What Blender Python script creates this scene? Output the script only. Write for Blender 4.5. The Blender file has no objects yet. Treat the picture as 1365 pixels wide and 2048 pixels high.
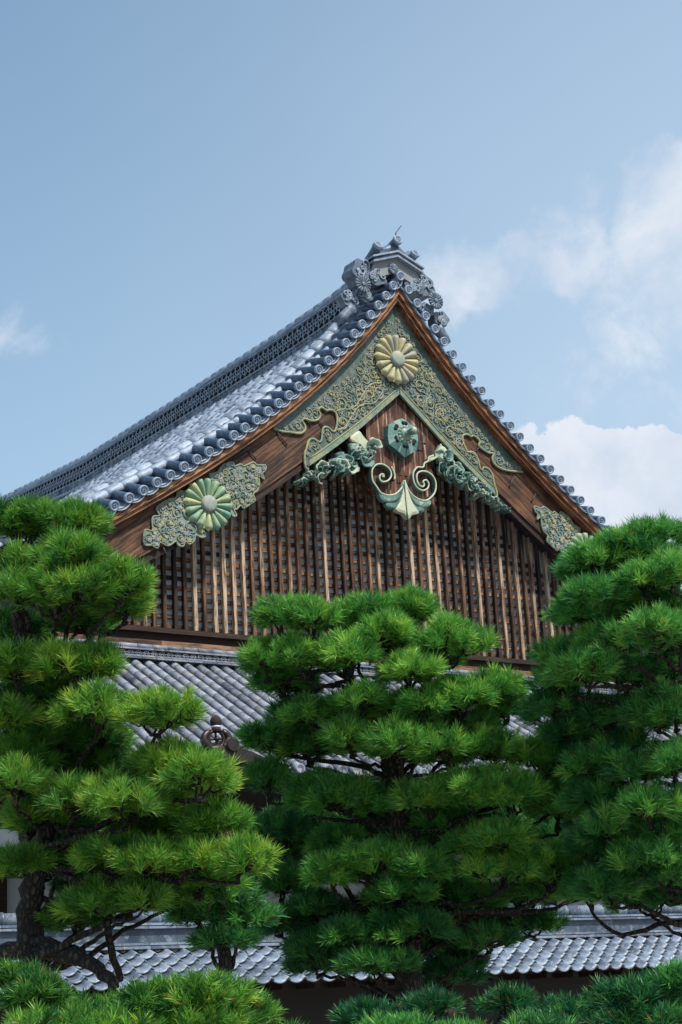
import bpy, math, random
import numpy as np
from mathutils import Vector, Matrix
R=math.radians
random.seed(7); rng=np.random.default_rng(7)
sc=bpy.context.scene; col=sc.collection

# ---------------------------------------------------------------- camera
F=3452.1; CAM=np.array([-20.1985,-26.3094,1.6204]); yaw,pitch,roll=0.609349,0.285149,-0.0559506
fwd=np.array([math.sin(yaw)*math.cos(pitch),math.cos(yaw)*math.cos(pitch),math.sin(pitch)])
r0=np.array([math.cos(yaw),-math.sin(yaw),0.]); u0=np.cross(r0,fwd)
rgt=r0*math.cos(roll)+u0*math.sin(roll); upv=-r0*math.sin(roll)+u0*math.cos(roll)
cd=bpy.data.cameras.new("camera"); cam=bpy.data.objects.new("camera",cd); col.objects.link(cam)
M=Matrix([[rgt[i],upv[i],-fwd[i],CAM[i]] for i in range(3)]+[[0,0,0,1]]); cam.matrix_world=M
cd.sensor_fit='VERTICAL'; cd.sensor_height=36; cd.lens=F/2048*36; cd.clip_start=.1; cd.clip_end=3000
sc.camera=cam
def ray(u,v): return rgt*(u-682.5)/F-upv*(v-1024)/F+fwd
def ony(u,v,Y):                      # surveyed point of the photo on a plane y=Y of the building
    d=ray(u,v); t=(Y-CAM[1])/d[1]; X=CAM+d*t; return X
def atd(u,v,D): return CAM+ray(u,v)*D
def pxs(pts,Y): return [(ony(a,b,Y)[0],ony(a,b,Y)[2]) for a,b in pts]
def crop(pts,ox,oy,s): return [(ox+a*s,oy+b*s) for a,b in pts]

# ---------------------------------------------------------------- sky, sun, exposure
SUN_EL=54; tosun=np.array([.16,-.80]); tosun/=np.hypot(*tosun)
w=bpy.data.worlds.new("World"); sc.world=w; w.use_nodes=True
sc.view_settings.view_transform='Standard'; sc.view_settings.look='None'; sc.view_settings.gamma=1
sc.view_settings.exposure=0.65
class NB:
    def __init__(s,tree): s.t=tree; s.n=tree.nodes; s.l=tree.links
    def new(s,ty,**kw):
        n=s.n.new(ty)
        for k,v in kw.items():
            if k=='ins':
                for a,b in v.items(): s.set(n,a,b)
            else: setattr(n,k,v)
        return n
    def set(s,n,a,b):
        i=n.inputs[a]
        if hasattr(b,'is_output'): s.l.new(b,i)
        else: i.default_value=b
    def math(s,op,a,b=0.,c=None,clamp=False):
        n=s.n.new('ShaderNodeMath'); n.operation=op; n.use_clamp=clamp; s.set(n,0,a); s.set(n,1,b)
        if c is not None: s.set(n,2,c)
        return n.outputs[0]
    def mix(s,f,a,b,bt='MIX'):
        n=s.n.new('ShaderNodeMix'); n.data_type='RGBA'; n.blend_type=bt; s.set(n,0,f)
        for i,x in ((6,a),(7,b)):
            if isinstance(x,(tuple,list)): x=(*x[:3],1)
            s.set(n,i,x)
        return n.outputs[2]
    def noise(s,vec,scale,detail=4,rough=.55,dist=0.):
        n=s.n.new('ShaderNodeTexNoise'); s.set(n,'Vector',vec); s.set(n,'Scale',scale); s.set(n,'Detail',detail); s.set(n,'Roughness',rough); s.set(n,'Distortion',dist)
        return n.outputs['Fac']
    def ramp(s,f,a,b,smooth=True):
        n=s.n.new('ShaderNodeMapRange'); n.interpolation_type='SMOOTHSTEP' if smooth else 'LINEAR'; s.set(n,0,f); n.inputs[1].default_value=a; n.inputs[2].default_value=b
        return n.outputs[0]
nb=NB(w.node_tree); w.node_tree.nodes.clear()
out=nb.new('ShaderNodeOutputWorld'); bg=nb.new('ShaderNodeBackground')
sky=nb.new('ShaderNodeTexSky',sky_type='NISHITA',sun_disc=False,sun_elevation=R(SUN_EL),sun_rotation=math.atan2(tosun[0],tosun[1]),air_density=1.0,dust_density=2.0,ozone_density=1.5)
tc=nb.new('ShaderNodeTexCoord'); dirv=tc.outputs['Generated']
def dotn(v,vec):
    n=nb.new('ShaderNodeVectorMath',operation='DOT_PRODUCT'); nb.set(n,0,v); n.inputs[1].default_value=tuple(vec); return n.outputs['Value']
def dirof(u,v):
    d=ray(u,v); return d/np.linalg.norm(d)
# thin bright veil over the blue + clouds standing in fixed directions of the sky
wn=nb.new('ShaderNodeTexNoise'); nb.set(wn,'Vector',dirv); wn.inputs['Scale'].default_value=9; wn.inputs['Detail'].default_value=7; wn.inputs['Roughness'].default_value=.6
vm=nb.new('ShaderNodeVectorMath',operation='SUBTRACT'); nb.l.new(wn.outputs['Color'],vm.inputs[0]); vm.inputs[1].default_value=(.5,.5,.5)
vs=nb.new('ShaderNodeVectorMath',operation='SCALE'); nb.l.new(vm.outputs[0],vs.inputs[0]); vs.inputs['Scale'].default_value=.085
va=nb.new('ShaderNodeVectorMath',operation='ADD'); nb.l.new(dirv,va.inputs[0]); nb.l.new(vs.outputs[0],va.inputs[1])
vn=nb.new('ShaderNodeVectorMath',operation='NORMALIZE'); nb.l.new(va.outputs[0],vn.inputs[0]); dw=vn.outputs[0]
n1=nb.noise(dirv,14,8,.62,.3); n2=nb.noise(dirv,3.2,3,.5)
def blobs(lst):
    acc=None
    for (u,v,r,st) in lst:
        c=dotn(dw,dirof(u,v)); k=math.cos(r/F); 
        b=nb.math('MULTIPLY',nb.ramp(c,k,1-(1-k)*.05),st)
        acc=b if acc is None else nb.math('MAXIMUM',acc,b)
    return acc
wisp=blobs([(900,560,120,1.),(980,570,110,.9),(1060,530,120,.8),(1150,480,150,.9),(1200,380,130,.25),(1320,400,150,.8),(1335,560,220,.8),(1180,650,260,.2),(1050,640,260,.3),(55,640,110,.42),(110,690,60,.3),(1350,1100,600,.25)])
n3=nb.noise(dirv,38,7,.65,.5)
wd=nb.math('MULTIPLY',nb.ramp(nb.math('ADD',nb.math('MULTIPLY',wisp,.75),nb.math('ADD',nb.math('MULTIPLY',nb.math('SUBTRACT',n1,.5),1.9),nb.math('MULTIPLY',nb.math('SUBTRACT',n3,.5),.55))),.22,.95),nb.ramp(wisp,0,.25))
cum=blobs([(1225,930,95,1.),(1310,920,90,1.),(1120,945,75,.95),(1365,930,80,1.),(1180,1020,180,1.),(1340,1050,200,1.),(1460,1050,220,1.),(1075,1010,130,.9),(1300,1250,250,1)])
cu=nb.ramp(nb.math('ADD',cum,nb.math('ADD',nb.math('MULTIPLY',nb.math('SUBTRACT',n1,.5),.45),nb.math('MULTIPLY',nb.math('SUBTRACT',n3,.5),.30))),.05,.17)
cu=nb.math('MULTIPLY',cu,nb.ramp(cum,.01,.12))
dens=nb.math('MAXIMUM',nb.math('MULTIPLY',wd,.85),nb.math('MULTIPLY',cu,.93),clamp=True)
# haze grade of the sky itself: paler toward the horizon and toward the sun side
el=nb.new('ShaderNodeSeparateXYZ'); nb.l.new(dirv,el.inputs[0])
side=nb.ramp(dotn(dirv,tuple(rgt)),-.26,.30,False)
haz=nb.math('MULTIPLY_ADD',side,.50,.0)
haz=nb.math('ADD',haz,nb.math('MULTIPLY',nb.ramp(el.outputs[2],.72,.2,False),.50))
haz=nb.math('ADD',haz,nb.math('MULTIPLY',nb.math('SUBTRACT',n2,.5),.22),clamp=True)
skc=nb.mix(1.,sky.outputs[0],(.88,1.12,1.10),'MULTIPLY')
skv=nb.mix(haz,skc,(3.6,4.6,5.7))
shade=nb.ramp(nb.noise(dirv,11,5,.6,.2),.3,.68)
clc=nb.mix(shade,(3.8,4.4,5.3),(5.5,5.7,6.1))
fin=nb.mix(dens,skv,clc)
nb.l.new(fin,bg.inputs[0]); bg.inputs[1].default_value=.1; nb.l.new(bg.outputs[0],out.inputs[0])
sd=bpy.data.lights.new("sun",'SUN'); so=bpy.data.objects.new("sun",sd); col.objects.link(so)
sd.energy=3.3; sd.angle=R(3); sd.color=(1,.95,.86)
sv=Vector((tosun[0]*math.cos(R(SUN_EL)),tosun[1]*math.cos(R(SUN_EL)),math.sin(R(SUN_EL))))
so.rotation_euler=sv.to_track_quat('Z','Y').to_euler(); so.location=(0,-10,40)

# ---------------------------------------------------------------- helpers
def tag(o,label=None,cat=None,group=None,kind=None):
    if label: o['label']=label
    if cat: o['category']=cat
    if group: o['group']=group
    if kind: o['kind']=kind
    return o
def empty(name,loc):
    o=bpy.data.objects.new(name,None); o.location=loc; o.empty_display_size=.3; col.objects.link(o); return o
def worldloc(o):
    l=Vector((0,0,0))
    while o: l+=o.location; o=o.parent
    return l
class MB:
    def __init__(s): s.v=[]; s.f=[]; s.t=[]; s.s=[]
    def add(s,V,Fc,t=.5,sm=False):
        b=len(s.v); s.v.extend([tuple(map(float,a)) for a in V])
        for f in Fc: s.f.append([b+i for i in f]); s.t.append(t); s.s.append(sm)
    def box(s,c,sz,rot=None,t=.5):
        c=np.array(c,float); h=np.array(sz,float)/2
        P=[np.array([x,y,z])*h for x in(-1,1) for y in(-1,1) for z in(-1,1)]
        if rot is not None: P=[np.array(rot@Vector(p)) for p in P]
        s.add([c+p for p in P],[(0,1,3,2),(4,6,7,5),(0,4,5,1),(2,3,7,6),(0,2,6,4),(1,5,7,3)],t)
    def prism(s,poly,y0,y1,t=.5,bev=0):
        a=sum(poly[i][0]*poly[(i+1)%len(poly)][1]-poly[(i+1)%len(poly)][0]*poly[i][1] for i in range(len(poly)))
        if a<0: poly=poly[::-1]
        n=len(poly); V=[(x,y0,z) for x,z in poly]+[(x,y1,z) for x,z in poly]
        s.add(V,[list(range(n)),list(range(2*n-1,n-1,-1))]+[(i,n+i,n+(i+1)%n,(i+1)%n) for i in range(n)],t)
    def ribbon(s,xs,zt,zb,y0,y1,t=.5):
        n=len(xs); V=[]
        for x,a,b in zip(xs,zt,zb): V+=[(x,y0,a),(x,y0,b),(x,y1,b),(x,y1,a)]
        Fc=[]
        for i in range(n-1):
            for j in range(4):
                Fc.append((4*i+j,4*i+(j+1)%4,4*i+4+(j+1)%4,4*i+4+j))
        Fc+= [(3,2,1,0),tuple(4*(n-1)+j for j in range(4))]
        s.add(V,Fc,t)
    def tube(s,path,rad,n=8,t=.5,cap=True,flat=None,half=False,sm=True):
        P=[np.array(p,float) for p in path]; m=len(P)
        rad=[rad]*m if np.isscalar(rad) else rad
        V=[]; ref=None
        for i in range(m):
            d=P[min(i+1,m-1)]-P[max(i-1,0)]; d/=np.linalg.norm(d)+1e-12
            if ref is None:
                a=np.array([0,0,1.]) if abs(d[2])<.9 else np.array([0,1.,0])
                if flat is not None: a=np.array(flat,float)
                ref=a
            b1=ref-d*(ref@d); b1/=np.linalg.norm(b1)+1e-12; b2=np.cross(d,b1); 
            if flat is None: ref=b1
            for k in range(n):
                th=2*math.pi*k/n if not half else math.pi*k/(n-1)-math.pi/2
                V.append(P[i]+rad[i]*(math.cos(th)*b1+math.sin(th)*b2))
        Fc=[]; kk=n if not half else n-1
        for i in range(m-1):
            for k in range(kk): Fc.append((i*n+k,i*n+(k+1)%n,(i+1)*n+(k+1)%n,(i+1)*n+k))
        s.add(V,Fc,t,sm)
        if cap and not half:
            b=len(s.v)-m*n; s.f.append([b+k for k in range(n)][::-1]); s.f.append([b+(m-1)*n+k for k in range(n)]); s.t+=[t,t]; s.s+=[False,False]
    def lathe(s,prof,c,ax,n=20,t=.5):        # prof: (distance along axis, radius)
        c=np.array(c,float); ax=np.array(ax,float); ax/=np.linalg.norm(ax)
        a=np.array([0,0,1.]) if abs(ax[2])<.9 else np.array([1.,0,0]); b1=np.cross(ax,a); b1/=np.linalg.norm(b1); b2=np.cross(ax,b1)
        V=[]
        for h,r in prof:
            for k in range(n):
                th=2*math.pi*k/n; V.append(c+ax*h+max(r,1e-4)*(math.cos(th)*b1+math.sin(th)*b2))
        Fc=[(i*n+k,i*n+(k+1)%n,(i+1)*n+(k+1)%n,(i+1)*n+k) for i in range(len(prof)-1) for k in range(n)]
        s.add(V,Fc,t,True)
    def grid(s,P,t=.5,sm=True,tf=None):      # P array (m,n,3)
        m,n=P.shape[:2]; b=len(s.v); s.v.extend([tuple(map(float,a)) for a in P.reshape(-1,3)])
        for i in range(m-1):
            for j in range(n-1):
                s.f.append([b+i*n+j,b+i*n+j+1,b+(i+1)*n+j+1,b+(i+1)*n+j]); s.t.append(t if tf is None else tf(i,j)); s.s.append(sm)
    def build(s,name,mat,parent=None):
        me=bpy.data.meshes.new(name); off=np.array(worldloc(parent)) if parent else np.zeros(3)
        me.from_pydata([tuple(np.array(v)-off) for v in s.v],[],s.f)
        at=me.attributes.new('tint','FLOAT','FACE'); at.data.foreach_set('value',np.array(s.t,np.float32))
        me.polygons.foreach_set('use_smooth',np.array(s.s,bool)); me.materials.append(mat); me.update()
        o=bpy.data.objects.new(name,me); col.objects.link(o)
        if parent: o.parent=parent
        return o

# ---------------------------------------------------------------- materials
def material(name,fn):
    m=bpy.data.materials.new(name); m.use_nodes=True; nb=NB(m.node_tree); m.node_tree.nodes.clear()
    o=nb.new('ShaderNodeOutputMaterial'); p=nb.new('ShaderNodeBsdfPrincipled'); nb.l.new(p.outputs[0],o.inputs[0])
    tc=nb.new('ShaderNodeTexCoord').outputs['Object']; at=nb.new('ShaderNodeAttribute',attribute_name='tint').outputs['Fac']
    fn(nb,p,tc,at,o); return m
def mapping(nb,v,scale=(1,1,1),rot=(0,0,0)):
    n=nb.new('ShaderNodeMapping'); nb.set(n,'Vector',v); n.inputs['Scale'].default_value=scale; n.inputs['Rotation'].default_value=rot; return n.outputs[0]
def bump(nb,p,h,st,dist=.01):
    b=nb.new('ShaderNodeBump'); b.inputs['Strength'].default_value=st; b.inputs['Distance'].default_value=dist; nb.set(b,'Height',h); nb.l.new(b.outputs[0],p.inputs['Normal'])
def wood(name,rot=0,scale=(1,1,1),dark=(.022,.010,.007),mid=(.16,.062,.026),light=(.46,.27,.16),lo=.35,hi=.75,bl=.5):
    def fn(nb,p,tc,at,o):
        r=nb.new('ShaderNodeMapping'); nb.set(r,'Vector',tc); r.inputs['Rotation'].default_value=(0,rot,0)
        v=mapping(nb,r.outputs[0],scale)
        g=nb.noise(v,1.0,6,.65,.4); big=nb.noise(tc,1.3,3,.6); fine=nb.noise(mapping(nb,v,(2.2,2.2,2.2)),1.,4,.7)
        ti=nb.math('MULTIPLY_ADD',at,.7,-.35)
        k=nb.math('ADD',nb.math('ADD',g,ti),nb.math('MULTIPLY',nb.math('SUBTRACT',big,.5),.55))
        c=nb.mix(nb.ramp(k,lo,.62),dark,mid); c=nb.mix(nb.math('MULTIPLY',nb.ramp(k,.56,hi+.1),bl),c,light)
        c=nb.mix(nb.ramp(fine,.52,.36),c,(.012,.007,.006))
        nb.set(p,'Base Color',c); nb.set(p,'Roughness',.72); nb.set(p,'Specular IOR Level',.35); bump(nb,p,nb.math('ADD',g,fine),.7,.012)
    return material(name,fn)
W_VERT=wood('wood_vertical_grain',0,(22,22,1.1),lo=.27,hi=.68,bl=.85,mid=(.185,.088,.045),light=(.52,.38,.27))
W_PEND=wood('wood_pendant',0,(16,16,.9),lo=.33,hi=.62,bl=.9,light=(.55,.38,.27),mid=(.14,.055,.03))
W_HOR=wood('wood_level_grain',0,(1.,12,22),mid=(.17,.078,.036),light=(.42,.26,.15),lo=.38,bl=.5)
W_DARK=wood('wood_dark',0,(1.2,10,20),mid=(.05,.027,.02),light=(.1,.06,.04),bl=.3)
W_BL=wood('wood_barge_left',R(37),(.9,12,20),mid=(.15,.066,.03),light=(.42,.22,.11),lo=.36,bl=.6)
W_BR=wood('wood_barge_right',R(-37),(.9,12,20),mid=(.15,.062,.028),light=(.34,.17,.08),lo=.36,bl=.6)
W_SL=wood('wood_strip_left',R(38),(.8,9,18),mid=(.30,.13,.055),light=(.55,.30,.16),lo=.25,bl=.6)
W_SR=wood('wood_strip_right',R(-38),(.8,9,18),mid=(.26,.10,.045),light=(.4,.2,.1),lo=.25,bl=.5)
def tilefn(dark,light,patch,ro,pm=.35,sp=.5):
    def fn(nb,p,tc,at,o):
        n=nb.noise(tc,3.5,5,.65,.3); f=nb.noise(tc,26,4,.7); 
        k=nb.math('ADD',nb.math('MULTIPLY',at,.75),nb.math('MULTIPLY',n,.5))
        c=nb.mix(nb.ramp(k,.25,1.0,False),dark,light)
        c=nb.mix(nb.math('MULTIPLY',nb.ramp(nb.noise(tc,6.5,5,.7,.6),.5,.66),pm),c,patch)
        c=nb.mix(nb.math('MULTIPLY',nb.ramp(f,.5,.3),.55),c,dark)
        nb.set(p,'Base Color',c); nb.set(p,'Roughness',nb.math('MULTIPLY_ADD',n,.25,ro)); nb.set(p,'Specular IOR Level',sp); bump(nb,p,f,.35,.008)
    return fn
T_MAIN=material('roof_tile_main',tilefn((.05,.075,.12),(.31,.365,.46),(.48,.53,.60),.35,.5,.35))
T_VERGE=material('roof_tile_verge',tilefn((.03,.055,.10),(.24,.30,.40),(.34,.38,.44),.32,.35,.5))
T_LOW=material('roof_tile_lower',tilefn((.035,.045,.07),(.27,.29,.35),(.37,.32,.28),.4,.62,.25))
T_RIDGE=material('roof_tile_ridge',tilefn((.02,.035,.06),(.30,.36,.46),(.45,.45,.45),.3,.4,.5))
T_ORN=material('roof_ornament_tile',tilefn((.035,.055,.09),(.20,.25,.32),(.40,.41,.44),.35,.45,.5))
T_WALL=material('roof_tile_wall',tilefn((.02,.03,.05),(.21,.26,.34),(.34,.37,.42),.25,.5,.35))
def patfn(a,b,c2,ro=.6,met=0.):
    def fn(nb,p,tc,at,o):
        n=nb.noise(tc,2.2,4,.6,.4); m=nb.noise(tc,9,5,.7,.5); f=nb.noise(tc,40,3,.7)
        c=nb.mix(nb.ramp(n,.35,.65),a,b)
        c=nb.mix(nb.math('MULTIPLY',nb.ramp(nb.math('ADD',m,nb.math('MULTIPLY_ADD',at,.5,-.25)),.45,.68),.8),c,c2)
        c=nb.mix(nb.math('MULTIPLY',nb.ramp(f,.5,.3),.5),c,tuple(x*.45 for x in a))
        nb.set(p,'Base Color',c); nb.set(p,'Roughness',ro); nb.set(p,'Metallic',met); bump(nb,p,nb.math('ADD',m,f),.4,.01)
    return fn
P_BASE=material('patina_base',patfn((.04,.075,.055),(.08,.115,.105),(.16,.17,.16)))
P_REL=material('patina_relief',patfn((.12,.16,.13),(.20,.22,.20),(.38,.33,.16)))
P_REL2=material('patina_relief_green',patfn((.10,.16,.14),(.17,.22,.21),(.27,.25,.12)))
P_EDGE=material('patina_edge',patfn((.10,.17,.14),(.16,.21,.17),(.32,.29,.12)))
P_FLOW=material('patina_gilt_petals',patfn((.32,.31,.20),(.27,.26,.23),(.46,.39,.18)))
P_FLOW2=material('patina_green_petals',patfn((.12,.25,.18),(.25,.34,.20),(.48,.46,.22)))
P_BOSS=material('patina_boss',patfn((.22,.27,.26),(.26,.26,.27),(.42,.36,.16)))
P_TEAL=material('verdigris',patfn((.04,.11,.105),(.13,.22,.19),(.42,.49,.38)))
P_NAIL=material('dark_verdigris',patfn((.03,.10,.10),(.08,.18,.16),(.22,.34,.28)))
P_LEAF=material('verdigris_pale_leaf',patfn((.33,.37,.27),(.22,.32,.28),(.52,.52,.36)))
def plain(name,c,ro=.7,v=.3,sc_=6,met=0.):
    def fn(nb,p,tc,at,o):
        n=nb.noise(tc,sc_,5,.65); n2=nb.noise(tc,sc_*.2,3,.6)
        k=nb.math('MULTIPLY_ADD',nb.math('ADD',n,n2),v*2,1-2*v)
        cc=nb.new('ShaderNodeVectorMath',operation='SCALE'); cc.inputs[0].default_value=c; nb.set(cc,'Scale',k)
        nb.set(p,'Base Color',cc.outputs[0]); nb.set(p,'Roughness',ro); nb.set(p,'Metallic',met); bump(nb,p,n,.3,.01)
    return material(name,fn)
PLASTER=plain('aged_plaster',(.55,.57,.60),.85,.55,13)
PLASTER2=plain('white_plaster',(.5,.5,.51),.85,.12,2)
CEMENT=plain('tile_mortar',(.22,.235,.25),.8,.25,8)
BLACK=plain('shadow_hole',(.006,.006,.007),.9,.1)
IRON=plain('iron_staple',(.06,.05,.055),.5,.3,20,.6)
COPPER=plain('copper_gutter',(.03,.13,.13),.55,.3,5)
PORCH=plain('porch_bark_roof',(.014,.008,.008),.85,.4,12)
PORCHO=plain('lacquered_ornament',(.02,.006,.006),.4,.4,10)
def barkfn(nb,p,tc,at,o):
    v=nb.new('ShaderNodeTexVoronoi',feature='DISTANCE_TO_EDGE'); nb.set(v,'Vector',mapping(nb,tc,(26,26,12))); v.inputs['Scale'].default_value=1
    n=nb.noise(tc,30,5,.7); e=nb.ramp(nb.math('ADD',v.outputs[0],nb.math('MULTIPLY',nb.math('SUBTRACT',n,.5),.25)),.0,.3)
    c=nb.mix(e,(.008,.006,.005),nb.mix(n,(.035,.024,.018),(.085,.062,.048)))
    nb.set(p,'Base Color',c); nb.set(p,'Roughness',.9); bump(nb,p,e,1.,.03)
BARK=material('pine_bark',barkfn)
GROUND=plain('raked_gravel',(.24,.23,.2),.9,.2,3)
BACKING_SHADE=plain('dark_backing_and_shade',(.014,.010,.009),.8,.3)  # dark backing of the ridges; on the garden wall it is painted shade

# ---------------------------------------------------------------- verge curve (from 28 surveyed eave discs)
XL=np.array([-.202,-.41,-.618,-.823,-1.039,-1.252,-1.476,-1.685,-1.928,-2.173,-2.409,-2.661,-2.915,-3.177,-3.425,-3.681,-3.923,-4.184,-4.447,-4.724,-5.002,-5.292,-5.578,-5.86,-6.149,-6.424,-6.725,-7.003])
ZL=np.array([16.114,15.847,15.601,15.34,15.091,14.855,14.619,14.38,14.136,13.915,13.697,13.471,13.254,13.057,12.845,12.638,12.435,12.247,12.04,11.857,11.658,11.463,11.28,11.1,10.912,10.736,10.559,10.378])
kk=np.arange(29); XK=np.polyval(np.polyfit(kk,np.r_[0,-XL],4),kk); XK[0]=0
PZ=np.polyfit(np.r_[0,-XL],np.r_[16.363,ZL],5)
def zv(x): return np.polyval(PZ,np.abs(x))
def dzv(x): return np.polyval(np.polyder(PZ),np.abs(x))
_x=np.linspace(0,8.2,400); 
def _zx(x): 
    x=np.asarray(x,float); return np.where(x<7.2,zv(np.minimum(x,7.2)),zv(7.2)+dzv(7.2)*(x-7.2))
def zoff(d,x):                       # height of the curve lying d (measured square to the verge) under the disc centres
    g=np.where(_x<7.2,dzv(np.minimum(_x,7.2)),dzv(7.2)); nn=np.sqrt(1+g*g)
    X=_x-d*(-g)/nn; Z=_zx(_x)-d/nn
    o=np.argsort(X); return np.interp(np.abs(x),X[o],Z[o])
def zm(x): # main roof surface
    x=np.abs(x); return _zx(x)+np.interp(x,[0,1,2,3,4.5,6,8],[-.22,-.05,.08,.18,.30,.42,.5])
def surf(x,Y,up=0.):
    h=1-(1-min(max(Y,0),1.8)/1.8)**2
    return _zx(abs(x))*(1-h)+zm(x)*h+up
LOWX=[0,.5,1,1.5,2,2.5,3,3.5,4,4.5,5,5.5,6,6.5,7.2]; LOWZ=[13.87,13.44,13.0,12.61,12.23,11.87,11.5,11.15,10.81,10.49,10.2,9.92,9.64,9.36,8.97]
def zlow(x): return np.interp(np.abs(x),LOWX,np.array(LOWZ))

# ---------------------------------------------------------------- ground
g=MB(); g.add([(-400,-200,0),(400,-200,0),(400,700,0),(-400,700,0)],[(0,1,2,3)]); tag(g.build('ground',GROUND),kind='structure')

# ================================================================ palace building
pal=empty('palace_building',(0,8,0)); tag(pal,'timber palace hall with a tiled gable, green patina fittings and brown lattice behind the pines','building')
XE=7.25
xs=np.linspace(0,XE,50)
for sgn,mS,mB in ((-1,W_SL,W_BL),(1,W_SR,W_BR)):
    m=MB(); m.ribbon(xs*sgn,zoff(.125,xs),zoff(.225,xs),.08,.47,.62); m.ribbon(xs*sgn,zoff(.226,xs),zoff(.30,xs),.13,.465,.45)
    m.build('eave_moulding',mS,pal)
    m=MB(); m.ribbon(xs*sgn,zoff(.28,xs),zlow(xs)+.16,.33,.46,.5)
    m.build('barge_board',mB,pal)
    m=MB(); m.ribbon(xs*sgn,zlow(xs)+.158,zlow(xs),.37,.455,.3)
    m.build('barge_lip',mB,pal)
    m=MB(); m.ribbon(xs*sgn,zoff(.20,xs),zoff(.30,xs),.475,1.4,.3); m.build('soffit_board',W_DARK,pal)
# curved pan ends between discs
for sgn in (-1,1):
    m=MB()
    for k in range(28):
        xa,xb=XK[k],XK[k+1]; za,zb=zv(xa),zv(xb); t=np.array([xb-xa,zb-za]); L=np.linalg.norm(t); t/=L; nrm=np.array([-t[1],t[0]])
        for (dd,y0,y1,th,tn) in ((.02,.05,.55,.028,.75),(.062,.02,.5,.02,.55)):
            pts=[]
            for s in np.linspace(-.02,1.02,9):
                sag=.055*4*s*(1-s); p=np.array([xa,za])+t*L*s-nrm*(sag+dd+.035); pts.append(p)
            P=np.zeros((9,4,3))
            for i,p in enumerate(pts):
                q=p+nrm*th; r1=.42*(y1-y0)
                P[i,0]=(sgn*q[0],y1,q[1]+.25); P[i,1]=(sgn*q[0],y0,q[1]); P[i,2]=(sgn*p[0],y0,p[1]); P[i,3]=(sgn*p[0],y1,p[1]+.25)
            m.grid(P,tn+random.uniform(-.15,.15))
    m.build('verge_pan_tiles',T_ORN,pal)
# verge discs: one mesh, copied
def verge_mesh():
    m=MB(); r=.095
    m.lathe([(.0,.001),(.0,r*.62),(.0,r*.66),(-.014,r*.70),(-.022,r*.84),(-.022,r*.97),(-.01,r*1.04),(.03,r*1.04),(.045,r*.98),(.05,r*.93)],(0,0,0),(0,1,0),20,1.35)
    m.lathe([(.05,r*.93),(.2,r*.93),(.24,r*.9),(.62,r*.9),(.66,r*.8)],(0,0,0),(0,1,0),16,.05)
    for a in range(3):                          # triple comma crest
        pth=[]; rd=[]
        for s in np.linspace(0,1,7):
            th=a*2.094+s*2.6; rr=r*(.20+.34*s); pth.append((rr*math.cos(th),-.008,rr*math.sin(th))); rd.append(.013*(1-s)+.003)
        m.tube(pth,rd,5,.85)
    m.v=[(a,b+8,c) for a,b,c in m.v]
    me_o=m.build('verge_tile',T_VERGE,pal); return me_o
vt=verge_mesh(); first=True
for sgn in (-1,1):
    for k in range(0 if sgn>0 else 1,29):
        x=XK[k]; o=vt if first else vt.copy()
        if not first: col.objects.link(o)
        first=False; o.parent=pal
        rise=float(np.interp(x,[0,2,5,7],[.20,.38,.46,.50])); g=float(dzv(x)) if k else 0
        nx,nz=(-g,1) ; L=math.hypot(nx,nz); nx/=L; nz/=L
        n=Vector((sgn*nx if k else 0,0,nz)) if k else Vector((0,0,1))
        ax=(Vector((0,1,0))+Vector((n.x*.45,0,n.z))*rise*random.uniform(.93,1.07)).normalized()
        xa=ax.cross(Vector((0,0,1))).normalized()*1; za=xa.cross(ax)
        Mx=Matrix([[xa[i],ax[i],za[i],0] for i in range(3)]+[[0,0,0,1]])@Matrix.Rotation(random.uniform(0,.15),4,'Y')
        Mx.translation=Vector((sgn*x+random.uniform(-.006,.006),random.uniform(-.012,.012),float(zv(x))+random.uniform(-.006,.006)))-Vector((0,8,0))
        o.matrix_local=Mx
# main roof sheet and barrel rows
m=MB(); yy=np.r_[np.linspace(.06,1.8,12),np.linspace(2.2,34,12)]
for sgn in (-1,1):
    P=np.array([[(sgn*x,y,surf(x,y,-.13)) for y in yy] for x in np.linspace(0,8.1,40)]); m.grid(P,.5)
    P=np.array([[(sgn*x,y,surf(x,y,-.22)) for y in (.5,34)] for x in np.linspace(0,8.1,40)]); m.grid(P,.1)
m.build('roof_deck',T_MAIN,pal)
m=MB()
def rowtiles(m,sgn,Y,r,seg,x0,x1,up,tb=.5,tv=.35,hw=None):
    # overlapping half-round tiles running down the slope at constant Y
    s=np.linspace(x0,x1,200); z=np.array([surf(a,Y,up) for a in s]); al=np.r_[0,np.cumsum(np.hypot(np.diff(s),np.diff(z)))]
    off=random.uniform(0,seg*.5) if hw is None else 0
    e=np.arange(-off,al[-1],seg)
    for a,b in zip(e[:-1],e[1:]):
        q=np.interp(np.linspace(max(a-.02,0),b+.015,4),al,s); t=min(1,max(0,tb+random.gauss(0,tv)))
        pth=[(sgn*v,Y,surf(v,Y,up)) for v in q]
        m.tube(pth,list(np.array([.965,.975,.99,1.0])*r),10,t,True)
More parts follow.
